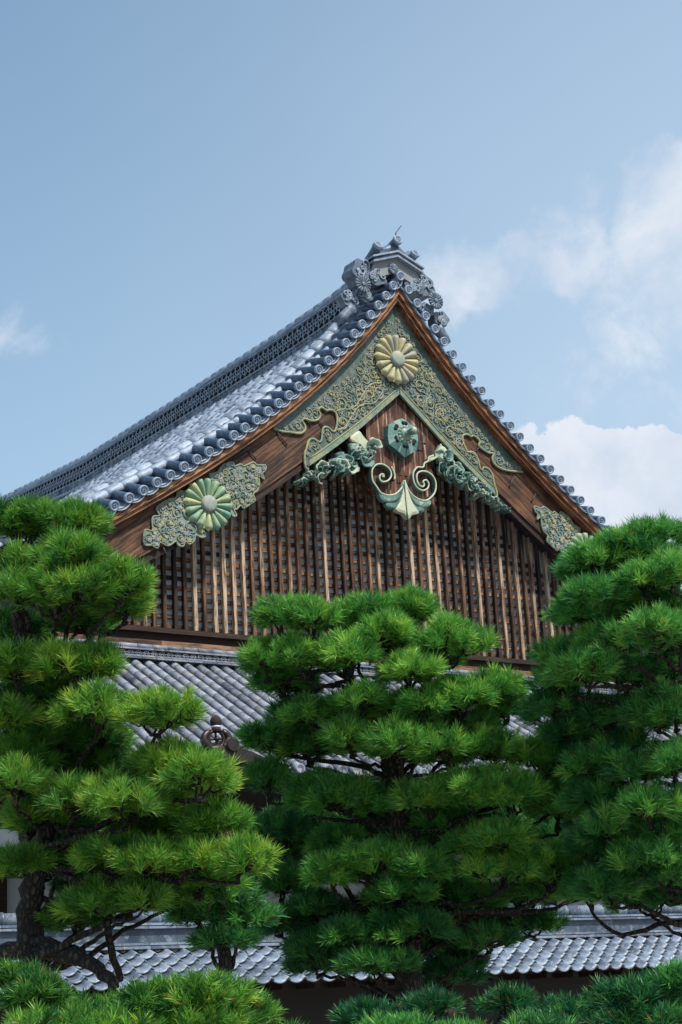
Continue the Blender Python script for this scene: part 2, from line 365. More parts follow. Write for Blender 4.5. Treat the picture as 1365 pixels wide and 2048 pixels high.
for sgn in (-1,1):
    rowtiles(m,sgn,.50,.082,.36,.25,7.7,.10,.92,.08)
    for Ya,Yb,hh_ in ((.58,1.02,.05),(1.0,1.42,.045),(1.40,1.86,.04)):
        s_=np.linspace(.25,7.7,200); z_=np.array([surf(a,Ya) for a in s_]); al=np.r_[0,np.cumsum(np.hypot(np.diff(s_),np.diff(z_)))]
        e=np.arange(-random.uniform(0,.3),al[-1],.44)
        for a,b in zip(e[:-1],e[1:]):
            q=np.interp(np.linspace(max(a-.01,0),b+.012,4),al,s_); t=min(1.1,max(0,random.choice((.95,.85,.6,.35))+random.gauss(0,.1)))
            G=np.zeros((4,9,3))
            for i_,v in enumerate(q):
                for j_ in range(9):
                    f_=j_/8; yv=Ya+(Yb-Ya)*f_; arch=.045+math.sin(math.pi*f_)*.02 if 0<f_<1 else -.05
                    G[i_,j_]=(sgn*v,yv,surf(v,yv,arch+.0+.006*i_/3))
            m.grid(G,t,True)
    Y=2.05; i=0
    while Y<33.5:
        if Y<6 or sgn<0: rowtiles(m,sgn,Y,.17 if Y<2.2 else .11,.36,.2,8.1,.0 if Y<2.2 else -.05,.6,.26)
        Y+= .40 if Y<2.2 else .34
m.build('roof_barrel_tiles',T_MAIN,pal)
# ridge
def rz(y): return float(np.interp(y,[.2,1.2,2.6,4.8,10,14.6,20.7,27,34],[17.12,17.0,16.89,16.84,16.85,16.9,17.33,17.7,18.1]))
m=MB(); ys=np.r_[np.arange(.45,34,.38)]
for a,b in zip(ys[:-1],ys[1:]):
    za,zb=rz(a),rz(b)
    m.tube([(0,a,za-.08),(0,b+.02,zb-.08)],[.113,.115],12,min(1.1,max(0,random.gauss(.9,.2))))
    for (hw,d0,d1,tt) in ((.17,.19,.15,.75),(.21,.25,.205,.55),(.22,.30,.27,.7),(.23,.75,.72,.7),(.28,.97,.93,.85),(.31,1.03,.985,.5)):
        tt=min(1,max(0,tt+random.gauss(0,.15)))
        V=[(sx*hw,y,z-d) for y,z in ((a,za),(b-.006,zb)) for sx in(-1,1) for d in(d1,d0)]
        m.add(V,[(0,2,3,1),(4,5,7,6),(0,4,6,2),(1,3,7,5),(0,1,5,4),(2,6,7,3)],tt)
o=m.build('ridge_cap_tiles',T_RIDGE,pal)
m=MB()
for a,b in zip(ys[:-1],ys[1:]):
    za,zb=rz(a),rz(b)
    V=[(sx*.12,y,z-d) for y,z in ((a,za),(b,zb)) for sx in(-1,1) for d in(.2,1.35)]
    m.add(V,[(0,2,3,1),(4,5,7,6),(0,4,6,2),(1,3,7,5),(0,1,5,4),(2,6,7,3)],.05)
m.build('ridge_core',BACKING_SHADE,pal)
for sx in (-1,1):
  m=MB()
  for y in np.arange(.6,30 if sx<0 else 4,.21):
    for row,dz in ((0,-.41),(1,-.51),(2,-.61)):
            yy_=y+(.105 if row==1 else 0); z=rz(yy_)+dz
            pth=[(sx*.20,yy_+.125*math.cos(t),z+.115*math.sin(t)) for t in np.linspace(0,2*math.pi,11)]
            m.tube(pth,.011,5,random.uniform(.5,.95),False)
  m.build('openwork_ridge_rings',T_RIDGE,pal)
  m=MB()
  for y in np.arange(.6,30 if sx<0 else 4,.21):
        z=rz(y)-.845
        m.lathe([(0,.001),(0,.06),(-.02,.068),(-.02,.085),(.06,.085)],(sx*.24,y,z),(-sx,0,0),12,random.uniform(.0,.7))
  m.build('ridge_end_discs',T_RIDGE,pal)

# ridge-end ornament
m=MB()
m.prism([(-.62,16.42),(-.55,16.66),(0,16.86),(.55,16.66),(.62,16.42),(.4,16.35),(0,16.5),(-.4,16.35)],.14,.5,.7)
m.build('ridge_end_plinth',CEMENT,pal)
m=MB()
for (dz,hw,dy,tt) in ((0,.64,.02,.6),(.055,.60,.05,.2),(.10,.66,.0,.75)):
    m.prism([(-hw,16.64+dz-.02),(0,16.87+dz),(hw,16.64+dz-.02),(hw,16.60+dz-.02),(0,16.825+dz),(-hw,16.60+dz-.02)],dy,.62,tt)
m.build('ridge_end_coping',T_RIDGE,pal)
m=MB()
def horn(c,tail,r,tt=.15):
    c=np.array(c); tl=np.array(tail); mid=(c*.45+tl*.55)+np.array([0,0,-.05])
    ts=np.linspace(0,1,9); pth=[(1-t)**2*c+2*t*(1-t)*mid+t*t*tl for t in ts]
    m.tube(pth,[r*(1-.35*t) for t in ts],14,tt)
    ax=(pth[1]-pth[0]); m.lathe([(.01,.001),(.01,r*.6),(-.012,r*.75),(-.02,r*.9),(-.01,r*1.08),(.05,r*1.1),(.06,r*1.0)],c,ax,18,.9)
horn(ony(797,479,.1),ony(797,479,.1)+np.array([0,.75,-.10]),.1)
horn(ony(757.8,488.7,.1),ony(757.8,488.7,.1)+np.array([.02,.7,-.25]),.095)
horn(ony(832,506,.1),ony(832,506,.1)+np.array([-.02,.6,-.2]),.095)
c0=ony(797,479,.1); 
for sx in (-1,1):
    pth=[(c0[0]+sx*x,.30,c0[2]-.10-.17*math.sin(x/.42*math.pi/2)+ (.10 if x>.4 else 0)) for x in (0,.1,.2,.3,.42,.5)]
    m.tube(pth,[.1,.1,.09,.08,.08,.07],8,.2)
m.box((c0[0],.34,16.93),(.9,.3,.10),None,.15)
m.build('ridge_end_horn_tiles',T_VERGE,pal)
m=MB(); a=ony(792,466,.3); b=ony(803,451,.3); m.tube([a-np.array([0,0,.05]),a,b],[.014,.012,.008],6,.3); m.build('lightning_rod',IRON,pal)

def chrys(c,Rr,n=16,h=.06,mat=P_FLOW,matb=P_BOSS,parent=pal,name='chrysanthemum_crest',boss=.3,tilt=0):
    m=MB(); U=9; Vn=7; 
    for k in range(n):
        th0=2*math.pi*k/n; P=np.zeros((U,Vn,3)); tt=random.uniform(.2,.8)
        for i in range(U):
            u=i/(U-1); r=Rr*(boss*.8+(1-boss*.8)*u)
            tipw=math.sqrt(max(0,1-max(0,(u-.80)/.2)**2)); hw=math.pi/n*.93*r*tipw
            bul=h*(.35+.9*math.sin(min(u,.98)*math.pi*.62))*(tipw**.7)
            for j in range(Vn):
                v=-1+2*j/(Vn-1); x=hw*v; hh=bul*math.sqrt(max(0,1-v*v))
                P[i,j]=(c[0]+r*math.cos(th0)-x*math.sin(th0),c[1]-hh,c[2]+r*math.sin(th0)+x*math.cos(th0))
        m.grid(P,tt)
    m.lathe([(h*.3,Rr*.93),(.0,Rr*.95),(.0,.001)],c,(0,-1,0),32,.0)
    o=m.build(name,mat,parent)
    b=MB(); b.lathe([(0,Rr*boss*1.02),(h*1.1,Rr*boss*1.0),(h*1.35,Rr*boss*.8),(h*1.45,Rr*boss*.4),(h*1.46,.001)],c,(0,-1,0),24,.5)
    b.build('flower_boss',matb,o); return o
# oni ornament cloud scrolls, flowers (both sides of the plinth)
def cloud(m,c,rx,rz_,y0,y1,t=.6,seed=0):
    rr=random.Random(seed); pts=[]
    for i in range(28):
        th=2*math.pi*i/28; k=1+.10*math.cos(th*5+seed); pts.append((c[0]+rx*k*math.cos(th),c[1]+rz_*k*math.sin(th)))
    m.prism(pts,y0,y1,.3)
    for i in range(9):
        th=rr.uniform(0,6.28); q=rr.uniform(.0,.75); cx=c[0]+rx*q*math.cos(th); cz=c[1]+rz_*q*math.sin(th); a0=rr.uniform(0,6.28); s0=rr.uniform(.35,.6)*min(rx,rz_)
        pth=[(cx+s0*(1-s*.8)*math.cos(a0+s*6.5),y0-.01-.02*s,cz+s0*(1-s*.8)*math.sin(a0+s*6.5)) for s in np.linspace(0,1,13)]
        m.tube(pth,[.026*(1-.4*s) for s in np.linspace(0,1,13)],6,rr.uniform(.6,1))
for sx in (-1,1):
    m=MB()
    cloud(m,(sx*.80,16.42),.24,.26,.22,.62,.6,3+sx)
    cloud(m,(sx*.50,16.30),.26,.16,.16,.5,.6,9+sx)
    cloud(m,(sx*1.18,15.72),.2,.17,.20,.45,.6,5+sx)
    cloud(m,(sx*.80,15.86),.2,.14,.2,.4,.6,15+sx)
    pth=[(sx*(1.1+.28*t),.30,15.55-.33*t) for t in np.linspace(0,1,5)]; m.tube(pth,[.14,.13,.11,.11,.08],12,.4)
    m.build('ridge_end_cloud_scrolls',T_ORN,pal)
for sx in (-1,1):
    chrys((sx*.93,.05,16.02),.20,16,.03,T_ORN,T_ORN,pal,'tile_flower_disc',.22)
chrys((ony(788,538,.1)[0],.10,ony(788,538,.1)[2]),.125,16,.015,T_ORN,T_ORN,pal,'tile_flower_disc',.2)

# ---- metal fittings
def inpoly(pt,poly):
    x,y=pt; c=False; n=len(poly)
    for i in range(n):
        x1,y1=poly[i]; x2,y2=poly[i-1]
        if (y1>y)!=(y2>y) and x<(x2-x1)*(y-y1)/(y2-y1)+x1: c=not c
    return c
def smooth_path(p,n=3,closed=False):
    p=[np.array(a,float) for a in p]; o=[]; N=len(p)
    for i in range(N-(0 if closed else 1)):
        a,b,c,d=(p[(i-1)%N] if closed or i else p[0]),p[i],p[(i+1)%N],(p[(i+2)%N] if closed or i+2<N else p[-1])
        for j in range(n):
            t=j/n; o.append(.5*((2*b)+(-a+c)*t+(2*a-5*b+4*c-d)*t*t+(-a+3*b-3*c+d)*t**3))
    if not closed: o.append(p[-1])
    return [tuple(q) for q in o]
def scrolls(poly,yf,mat,parent,name,count,rmin,rmax,seed,avoid=[],rad=.012):
    rr=random.Random(seed); m=MB(); done=[]
    X=[p[0] for p in poly]; Z=[p[1] for p in poly]; tries=0
    while len(done)<count and tries<9000:
        tries+=1; rad_=rr.uniform(rmin,rmax)*(1 if tries<4000 else .6); c=(rr.uniform(min(X),max(X)),rr.uniform(min(Z),max(Z)))
        if not all(inpoly((c[0]+rad_*1.05*math.cos(a),c[1]+rad_*1.05*math.sin(a)),poly) for a in np.arange(0,6.28,.78)): continue
        if any(math.hypot(c[0]-a[0],c[1]-a[1])<(a[2]+rad_)*.82 for a in done): continue
        if any(math.hypot(c[0]-a[0],c[1]-a[1])<a[2] for a in avoid): continue
        done.append((*c,rad_)); s=rr.choice((-1,1)); a0=rr.uniform(0,6.28); t=rr.uniform(.1,.9)
        turns=rr.uniform(7.5,9.5); ss=np.linspace(0,1,18)
        m.tube([(c[0]+rad_*(1-.86*q)*math.cos(a0+s*turns*q),yf-.006-.012*q,c[1]+rad_*(1-.86*q)*math.sin(a0+s*turns*q)) for q in ss],[rad*(1.1-.2*q) for q in ss],5,t)
        m.lathe([(0,rad*1.8),(.018,rad*1.5),(.026,.001)],(c[0],yf,c[1]),(0,-1,0),7,min(1,t+.3))
        # leaflets curling off the stem
        for _ in range(4):
            th=rr.uniform(0,6.28); bx=c[0]+rad_*.95*math.cos(th); bz=c[1]+rad_*.95*math.sin(th); L=rad_*rr.uniform(.35,.6); cv=rr.choice((-1,1))*1.8
            m.tube([(bx+L*q*math.cos(th+cv*q),yf-.012,bz+L*q*math.sin(th+cv*q)) for q in (0,.4,.75,1)],[rad*.9,rad*1.15,rad*.8,rad*.2],5,rr.uniform(.1,1))
    return m.build(name,mat,parent)
def rope(path,yf,rad,mat,parent,name,t=.7):
    m=MB(); p=smooth_path(path,3); m.tube([(a,yf,b) for a,b in p],rad,8,t); return m.build(name,mat,parent)
YF=.30
CL=crop([(40,600),(150,640),(250,650),(370,665),(430,630),(435,570),(400,510),(430,480),(520,510),(600,490),(625,430),(600,370),(640,340),(700,380),(740,370),(810,400),(835,500),(815,620),(780,640),(720,590),(670,590),(650,640),(640,750),(600,770),(540,730),(480,760),(450,860),(430,930),(440,1080),(480,1115)],540,760,.1612)
CR=crop([(900,1070),(915,1010),(870,850),(850,750),(800,670),(730,650),(715,690),(680,650),(660,560),(620,470),(570,435),(520,440),(480,380),(450,280),(450,210),(520,200),(560,230),(600,215),(680,290),(665,350),(720,400),(800,450),(870,460),(850,520),(870,590),(950,655),(1050,690),(1180,705),(1270,710)],860,840,.14652)
for side,tr in ((-1,CL),(1,CR)):
    P=pxs(tr,YF); 
    if side<0: edge=P; tail=P[0]; tip=P[-1]
    else: edge=P; tail=P[-1]; tip=P[0]
    up=[(side*x,float(zoff(.285,x))) for x in np.linspace(0.004,abs(tail[0])-.05,24)]       # apex -> tail
    low=[(side*x,float(zlow(x))-.01) for x in np.linspace(abs(tip[0])-.03,0.004,14)]       # tip -> apex
    sm=smooth_path(edge,3)
    poly=(up+sm+low) if side<0 else (up+sm[::-1]+low)
    m=MB(); m.prism(poly,YF,.329,.5); pl=m.build('bronze_barge_plate',P_BASE,pal)
    if side<0: tag(pl,'patinated plate with yellowish relief on the left barge board')
    else: tag(pl,'patinated plate with bluish relief on the right barge board')
    rope(edge,YF-.004,.026,P_EDGE,pl,'cloud_border')
    m=MB(); xx=np.linspace(abs(tip[0])-.02,.012,16); m.ribbon(side*xx,zlow(xx)+.14,zlow(xx)-.012,YF-.02,.34,.55); m.build('lower_border',P_EDGE,pl)
    m=MB(); m.tube([(side*x,YF-.022,float(zlow(x))+.135) for x in xx],.014,6,.9); m.build('border_bead',P_EDGE,pl)
    inner=[(side*x,float(zoff(.285+float(np.interp(x,[0,1.2,3.2],[.07,.22,.12])),x))) for x in np.linspace(.02,abs(tail[0])-.3,20)]
    low2=[(side*x,float(zlow(x))+.16) for x in np.linspace(abs(tip[0])-.05,.02,14)]
    poly2=(inner+sm+low2) if side<0 else (inner+sm[::-1]+low2)
    m=MB()
    for off,amp,ph in ((.50,.10,0.),(.78,.09,2.1)):
        st=[]
        for x in np.linspace(.45,abs(tip[0])+.1,60):
            lo_=float(zlow(x)); z=lo_+.16+(off-.28)*.9+amp*math.sin(x*7.5+ph)
            st.append((side*x,YF-.016,z) if inpoly((side*x,z),poly2) else None)
        run=[]; best=[]
        for q_ in st+[None]:
            if q_: run.append(q_)
            else:
                if len(run)>len(best): best=run
                run=[]
        st=best
        if len(st)>6: m.tube(st,.015,6,.6)
        for k in range(3,len(st)-3,7):
            cx_,_,cz__=st[k]; sg=1 if (k//7)%2 else -1; R_=.15
            pth=[(cx_+R_*(1-.8*q)*math.cos(1.57*sg+sg*side*q*7),YF-.016,cz__+sg*-R_*.9+R_*(1-.8*q)*math.sin(1.57*sg+sg*side*q*7)) for q in np.linspace(0,1,18)]
            if all(inpoly((a,c),poly2) for a,_,c in pth[::4]): m.tube(pth,[.016*(1-.4*q) for q in np.linspace(0,1,18)],6,.75); m.lathe([(0,.03),(.03,.02),(.035,.001)],(pth[-1][0],YF-.01,pth[-1][2]),(0,-1,0),7,.9)
    m.build('vine_stem',P_REL,pl)
    scrolls(poly2,YF,P_REL if side<0 else P_REL2,pl,'scroll_relief',130,.07,.15,11+side,[(0,14.66,.54)])
    scrolls(poly2,YF-.004,P_REL2 if side<0 else P_REL,pl,'tendril_relief',60,.03,.05,31+side,[(0,14.66,.54)],.010)
c=ony(795,718,.2); chrys((c[0],.245,c[2]),.56,16,.085,P_FLOW,P_BOSS)
cl=ony(417,1008,.24); chrys((cl[0],.27,cl[2]),.525,16,.085,P_FLOW2,P_BOSS)
chrys((-cl[0]+.05,.27,cl[2]),.525,16,.085,P_FLOW2,P_BOSS)
K1=crop([(80,880),(100,780),(170,790),(165,700),(180,650),(240,640),(210,590),(220,550),(280,510),(340,480),(400,470),(420,400),(480,420),(500,520),(640,740),(690,830),(650,855),(590,830),(580,880),(530,920),(490,890),(470,940),(420,930),(400,890),(340,930),(300,930),(240,900),(220,960),(160,930),(100,930)],270,900,.2051)
K2=crop([(720,240),(760,230),(800,220),(830,180),(870,140),(950,120),(970,160),(1030,140),(1060,160),(1150,120),(1190,150),(1270,150),(1270,200),(1240,230),(1260,290),(1210,250),(1210,340),(1190,400),(1150,430),(1170,490),(1120,530),(1060,570),(1030,540),(990,580),(960,580),(990,640),(950,645),(930,600),(850,520),(800,400)],270,900,.2051)
for q,K in enumerate((K1,K2)):
    P=pxs(K,YF)
    for side in (1,-1):
        PP=[(side*a+(0.05 if side<0 else 0),b) for a,b in P]; sm=smooth_path(PP,3,True)
        m=MB(); m.prism(sm,YF-.01,.329,.5); pl=m.build('bronze_scroll_plate',P_TEAL if False else P_REL2,pal)
        rope(PP+[PP[0]],YF-.010,.018,P_REL2,pl,'scalloped_rim')
        scrolls(sm,YF-.012,P_REL2,pl,'scroll_relief',34,.06,.14,50+q*3+side,[(side*cl[0],cl[2],.45)],.015)
        scrolls(sm,YF-.016,P_BOSS,pl,'berry_relief',26,.03,.05,70+q*3+side,[(side*cl[0],cl[2],.45)],.014)
# ---- gable pendant
pend=MB(); PB=[(798,770),(735,840),(738,880),(752,905),(744,925),(740,950),(745,975),(758,990),(785,1000),(815,1008),(845,1003),(868,985),(875,960),(868,940),(860,928),(868,912),(880,895),(888,880)]
m=MB(); m.prism(pxs(PB,.34),.40,.50,.55); pb=m.build('gable_pendant_board',W_PEND,pal)
C3=(720,830,.13187)
SL=[(345,920),(372,935),(365,900),(335,895),(308,925),(312,975),(355,1010),(430,995),(480,930),(475,850),(420,780),(330,740),(250,755),(200,815),(188,900),(205,1000),(265,1090),(310,1160),(360,1195),(450,1215),(550,1195),(620,1130),(660,1070),(685,990)]
SR=[(1235,440),(1225,510),(1190,575),(1110,615),(1055,640),(1040,700),(990,725),(965,790),(880,790),(820,870),(822,990),(870,1090),(960,1142),(1035,1110),(1052,1040),(1015,985),(965,1005),(985,1050),(960,1085),(900,1050),(870,970),(880,885),(945,850),(1040,865),(1120,930),(1160,1030),(1152,1150),(1095,1240),(1000,1297),(880,1265),(785,1190),(725,1090),(688,1000)]
SX=[(485,780),(520,850),(537,920),(530,975)]
for nm,S_ in (('scroll',SL),('scroll',SR),('scroll',SX)):
    pp=smooth_path(pxs(crop(S_,*C3),.26),3); m=MB()
    m.tube([(a,.275,b) for a,b in pp],.019,7,.9); 
    # dark flank of the carved scroll reaching back to the board
    V=[(a,y,b) for a,b in pp for y in (.28,.41)]; m2=MB(); 
    G=np.array([[(a,.28,b),(a,.41,b)] for a,b in pp]); m2.grid(G,.2); G2=G+np.array([.018,0,-.018]); m2.grid(G2,.2)
    o=m.build('scroll_rim',P_LEAF,pal); m2.build('scroll_flank',P_TEAL,o)
def leaf(pts,y0,y1,t,name='carved_leaf',mat=P_TEAL,src=C3,Y=.26):
    P=smooth_path(pxs(crop(pts,*src),Y),2,True); m=MB(); n=len(P); c=np.mean(P,0)
    # domed face: outline at y1, inner ring raised
    V=[(a,y1,b) for a,b in P]+[(a,y0+.02,b) for a,b in P]+[(c[0]+(a-c[0])*.8,y0,c[1]+(b-c[1])*.8) for a,b in P]
    Fc=[]
    for k in range(2): Fc+=[(k*n+i,k*n+(i+1)%n,(k+1)*n+(i+1)%n,(k+1)*n+i) for i in range(n)]
    m.add(V,Fc,t,False); m.add(V[2*n:],[list(range(n))],t); m.add(V[n:2*n],[],t)
    return m.build(name,mat,pal)
leaf([(300,1160),(330,1250),(380,1300),(450,1320),(540,1310),(600,1270),(640,1180),(675,1070),(600,1150),(520,1215),(400,1215)],.27,.4,.4)
leaf([(415,1330),(450,1390),(520,1415),(570,1390),(640,1300),(660,1200),(600,1290),(520,1325)],.28,.4,.2)
leaf([(700,1060),(740,1150),(800,1240),(900,1290),(1000,1310),(1090,1290),(1085,1360),(1020,1395),(930,1390),(840,1330),(760,1220)],.27,.4,.5)
leaf([(720,1150),(770,1260),(830,1345),(900,1395),(990,1410),(985,1460),(920,1475),(860,1440),(780,1320)],.28,.4,.3)
lf=leaf([(685,985),(655,1100),(640,1200),(600,1330),(545,1430),(600,1475),(670,1500),(735,1580),(785,1515),(875,1500),(880,1460),(800,1350),(740,1200),(700,1060)],.22,.36,.9,'central_leaf',P_LEAF)
m=MB(); a=pxs(crop([(685,1000),(700,1250),(735,1570)],*C3),.2); m.tube([(x,.215,z) for x,z in a],.012,6,.1); m.build('leaf_vein',P_TEAL,pal)
leaf([(1110,620),(1170,690),(1300,840),(1330,900),(1240,900),(1130,800),(1040,760),(1010,690)],.27,.36,.8,'horn_leaf',P_LEAF,(540,760,.1612))
leaf([(1230,440),(1365,560),(1250,610),(1110,690),(1060,690),(1060,640),(1170,590)],.27,.36,.8,'horn_leaf',P_LEAF)
# six-lobed nail cover
hx=pxs(crop([(440,150),(520,95),(600,60),(650,50),(730,95),(790,150),(850,230),(885,300),(890,400),(870,530),(770,590),(690,645),(580,540),(450,440),(430,300)],*C3),.24)
cz=np.mean(hx,0); m=MB(); n=len(hx)
V=[(a,.40,b) for a,b in hx]+[(a,.25,b) for a,b in hx]+[(cz[0]+(a-cz[0])*.5,.20,cz[1]+(b-cz[1])*.5) for a,b in hx]+[(cz[0],.19,cz[1])]
for i in range(n): m.add([V[i],V[(i+1)%n],V[n+(i+1)%n],V[n+i]],[(0,1,2,3)],.1); m.add([V[n+i],V[n+(i+1)%n],V[2*n+(i+1)%n],V[2*n+i]],[(0,1,2,3)],.3+.5*(i%2)); m.add([V[2*n+i],V[2*n+(i+1)%n],V[3*n]],[(0,1,2)],.5)
nail=m.build('nail_cover',P_NAIL,pal)
m=MB(); m.lathe([(0,.14),(.05,.13),(.07,.09),(.08,.075),(.20,.07),(.25,.085),(.30,.08),(.34,.05),(.35,.001)],(cz[0],.20,cz[1]),(0,-1,0),20,.6)
for i in range(14):
    th=i*2*math.pi/14; m.lathe([(0,.03),(.03,.026),(.045,.001)],(cz[0]+.165*math.cos(th),.205,cz[1]+.165*math.sin(th)),(0,-1,0),8,.9)
m.build('nail_knob',P_TEAL,nail)
m=MB()
for i in range(6):
    th=i*math.pi/3+.5
    for dd in (-.03,.03): m.lathe([(-.03,.045),(.004,.043),(.006,.001)],(cz[0]+.25*math.cos(th)+dd*math.sin(th),.206,cz[1]+.25*math.sin(th)-dd*math.cos(th)),(0,-1,0),10)
m.build('nail_cover_holes',BLACK,nail)
# acanthus carving beside the pendant
def acanthus(path,n,seed,name='acanthus_carving'):
    rr=random.Random(seed); m=MB(); P=[np.array(p) for p in path]
    for k in range(n):
        t=k/(n-1)*(len(P)-1)*.999; i=int(t); c=P[i]*(1-(t-i))+P[i+1]*(t-i); size=c[2]*rr.uniform(.5,1.05)
        cx,cz_=c[0]+rr.uniform(-.5,.5)*c[2],c[1]+rr.uniform(-.55,.35)*c[2]
        a0=rr.uniform(0,6.28); s=rr.choice((-1,1)); U=12; Vn=5; G=np.zeros((U,Vn,3)); y0=rr.uniform(.22,.38)
        for a in range(U):
            u=a/(U-1); ang=a0+s*u*3.6; rad=size*(.75-.5*u); px_,pz_=cx+rad*math.cos(ang),cz_+rad*math.sin(ang)
            wv=size*.30*(.45+.75*abs(math.sin(u*3.3*math.pi)))*(1-.55*u)
            for b in range(Vn):
                v=-1+2*b/(Vn-1); G[a,b]=(px_+wv*v*math.cos(ang),y0-size*.5*(1-v*v)*.5-.10*u+.10*v*s,pz_+wv*v*math.sin(ang))
        m.grid(G,rr.uniform(.1,1))
        m.lathe([(0,size*.16),(size*.1,size*.13),(size*.15,.001)],(cx,y0-.08,cz_),(0,-1,0),8,rr.uniform(0,.7))
    o=m.build(name,P_TEAL,pal); so_=o.modifiers.new('thick','SOLIDIFY'); so_.thickness=.022; return o
aL=[(742,900,.22),(718,910,.26),(690,924,.26),(662,936,.22),(635,948,.17),(607,958,.12),(592,968,.06)]
aR=[(880,918,.24),(896,938,.26),(917,955,.24),(938,972,.2),(960,990,.16),(985,1005,.1),(1012,1026,.07)]
for P_,sd_ in ((aL,1),(aR,2)): acanthus([(*[ony(a,b,.3)[i] for i in (0,2)],r_) for a,b,r_ in P_],80,sd_)
# iron staples
m=MB()
for a,b in (((555,865),(575,890)),((612,838),(622,852)),((636,838),(648,855)),((497,902),(513,918)),((327,1095),(335,1113)),((1020,973),(1029,950)),((1064,1003),(1073,985)),((752,877),(768,879)),((837,884),(852,887)),((801,950),(815,952)),((954,903),(958,893))):
    A,B=ony(*a,.30),ony(*b,.30); m.tube([A+np.array([0,.06,0]),A,B,B+np.array([0,.06,0])],.014,5,.5)
m.build('iron_staples',IRON,pal)
# ---- lattice
zb=8.62; xsL=np.arange(-7.0,7.01,.2131)+.045
m=MB()
for x in xsL:
    zt=float(zlow(x))+.35; 
    if zt<zb+.2: continue
    t=random.choice((random.uniform(.0,.4),random.uniform(.3,.8),random.uniform(.5,1.1))); w_=.080; dx=random.uniform(-.008,.008)
    # slightly worn, uneven batten
    n=10; zz=np.linspace(zb,zt,n); G=[]
    for z in zz:
        j=random.uniform(-.004,.004); ww=w_/2+random.uniform(-.006,.003); G.append([(x+dx+j-ww,.93,z),(x+dx+j-ww,.905,z),(x+dx+j-ww+.01,.895,z),(x+dx+j+ww-.01,.895,z),(x+dx+j+ww,.905,z),(x+dx+j+ww,.985,z)])
    G=np.array(G); G[:,0,1]=.985; m.grid(G,t,False)
m.build('lattice_battens',W_VERT,pal)
m=MB()
for i,z in enumerate(np.arange(zb+.09,13.9,.186)):
    xm=float(np.interp(-z-.3,-np.array(LOWZ)[::1],LOWX)) if z<13.5 else .4; xm=min(xm+.2,7.0)
    e=-xm
    while e<xm:
        L=random.uniform(1.5,3.5); f_=min(e+L,xm); m.box(((e+f_)/2,1.015+random.uniform(-.004,.004),z),(f_-e-.004,.05,.072+random.uniform(-.008,.008)),None,random.uniform(.2,.95)); e=f_
m.build('lattice_rails',W_HOR,pal)
m=MB(); m.prism([(-7.1,zb-.3),(7.1,zb-.3),(7.1,9.0),(0,14.1),(-7.1,9.0)],1.065,1.12,.5); m.build('plaster_backing',PLASTER,pal)
# small dark nail heads / sprigs in the cells
m=MB(); m.box((0,.98,8.575),(15.2,.36,.09),None,.4); m.build('sill_beam',W_DARK,pal)
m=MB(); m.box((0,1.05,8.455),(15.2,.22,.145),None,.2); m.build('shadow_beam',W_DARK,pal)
m=MB(); e=-8.0
while e<8:
    m.box((e+1.3,.98,8.30),(2.594,.34,.16),None,random.uniform(.5,.9)); e+=2.6
m.build('base_beam',W_HOR,pal)
# ---- skirt ridge with wave band
m=MB(); x=-9.4
while x<9.5:
    L=random.uniform(.29,.33); t=random.uniform(.3,1)
    m.tube([(x,.74,8.225),(x+L-.008,.74,8.225)],.05,8,t); m.box((x+L/2,.76,8.165),(L-.008,.22,.03),None,random.uniform(.2,.9))
    m.box((x+L/2,.73,8.02),(L-.008,.30,.03),None,random.uniform(.3,.9)); m.box((x+L/2,.72,7.975),(L-.008,.36,.03),None,random.uniform(.1,.8)); x+=L
m.build('skirt_ridge_tiles',T_LOW,pal)
m=MB(); m.box((0,.80,8.09),(18.9,.2,.12),None,.1); m.build('skirt_ridge_band',BACKING_SHADE,pal)
m=MB()
for x in np.arange(-9.3,9.4,.16):
    for dx,r in ((0,.055),(0,.03),):
        m.tube([(x+dx+r*math.cos(t),.69,8.055+r*1.4*math.sin(t)) for t in np.linspace(0,math.pi,8)],.010,5,random.uniform(.4,1))
    m.tube([(x+.08+.04*math.cos(t),.69,8.13+.04*math.sin(t)) for t in np.linspace(math.pi,2*math.pi,6)],.009,5,.6)
m.build('wave_pattern',T_LOW,pal)
# ---- skirt roof
S=.57; Z0=7.93; Y0=.72; YE=-3.75
def zs(y,x=0): 
    k=(Y0-y)/(Y0-YE); return Z0-S*(Y0-y)+.25*k*k*0 + .35*max(0,(abs(x)-9)/3)**2
m=MB(); P=np.array([[(x,y,zs(y)-.06) for y in np.linspace(Y0,YE,3)] for x in np.linspace(-11.5,12.5,3)]); m.grid(P,.1)
for sgn in (-1,1):
    P=np.array([[(sgn*(7.4+ (Y0-y) if False else 11.5),y,zs(y)-.06),(sgn*14.5,y,zs(y)-.06-1.7)] for y in np.linspace(Y0,YE,3)]); 
m.build('skirt_roof_deck',T_LOW,pal)
m=MB()
for i,x in enumerate(np.arange(-11.4,12.5,.267)):
    a=0.; Lt=(Y0-YE)/math.cos(math.atan(S)); off=random.uniform(0,.3); e=np.r_[0,np.arange(off+.02,Lt,.31),Lt]; bt=random.uniform(.45,.95)
    for p,q in zip(e[:-1],e[1:]):
        ya,yb=Y0-.02-p*math.cos(math.atan(S)),Y0-.02-(q+.01)*math.cos(math.atan(S)); t=min(1,max(0,random.gauss(bt,.15)))
        jx=random.uniform(-.005,.005)
        m.tube([(x+jx,ya,zs(ya)+.0),(x+jx,(ya+yb)/2,zs((ya+yb)/2)+.002),(x+jx,yb,zs(yb)+.006)],[.077,.078,.080],10,t)
m.build('skirt_barrel_tiles',T_LOW,pal)
m=MB()
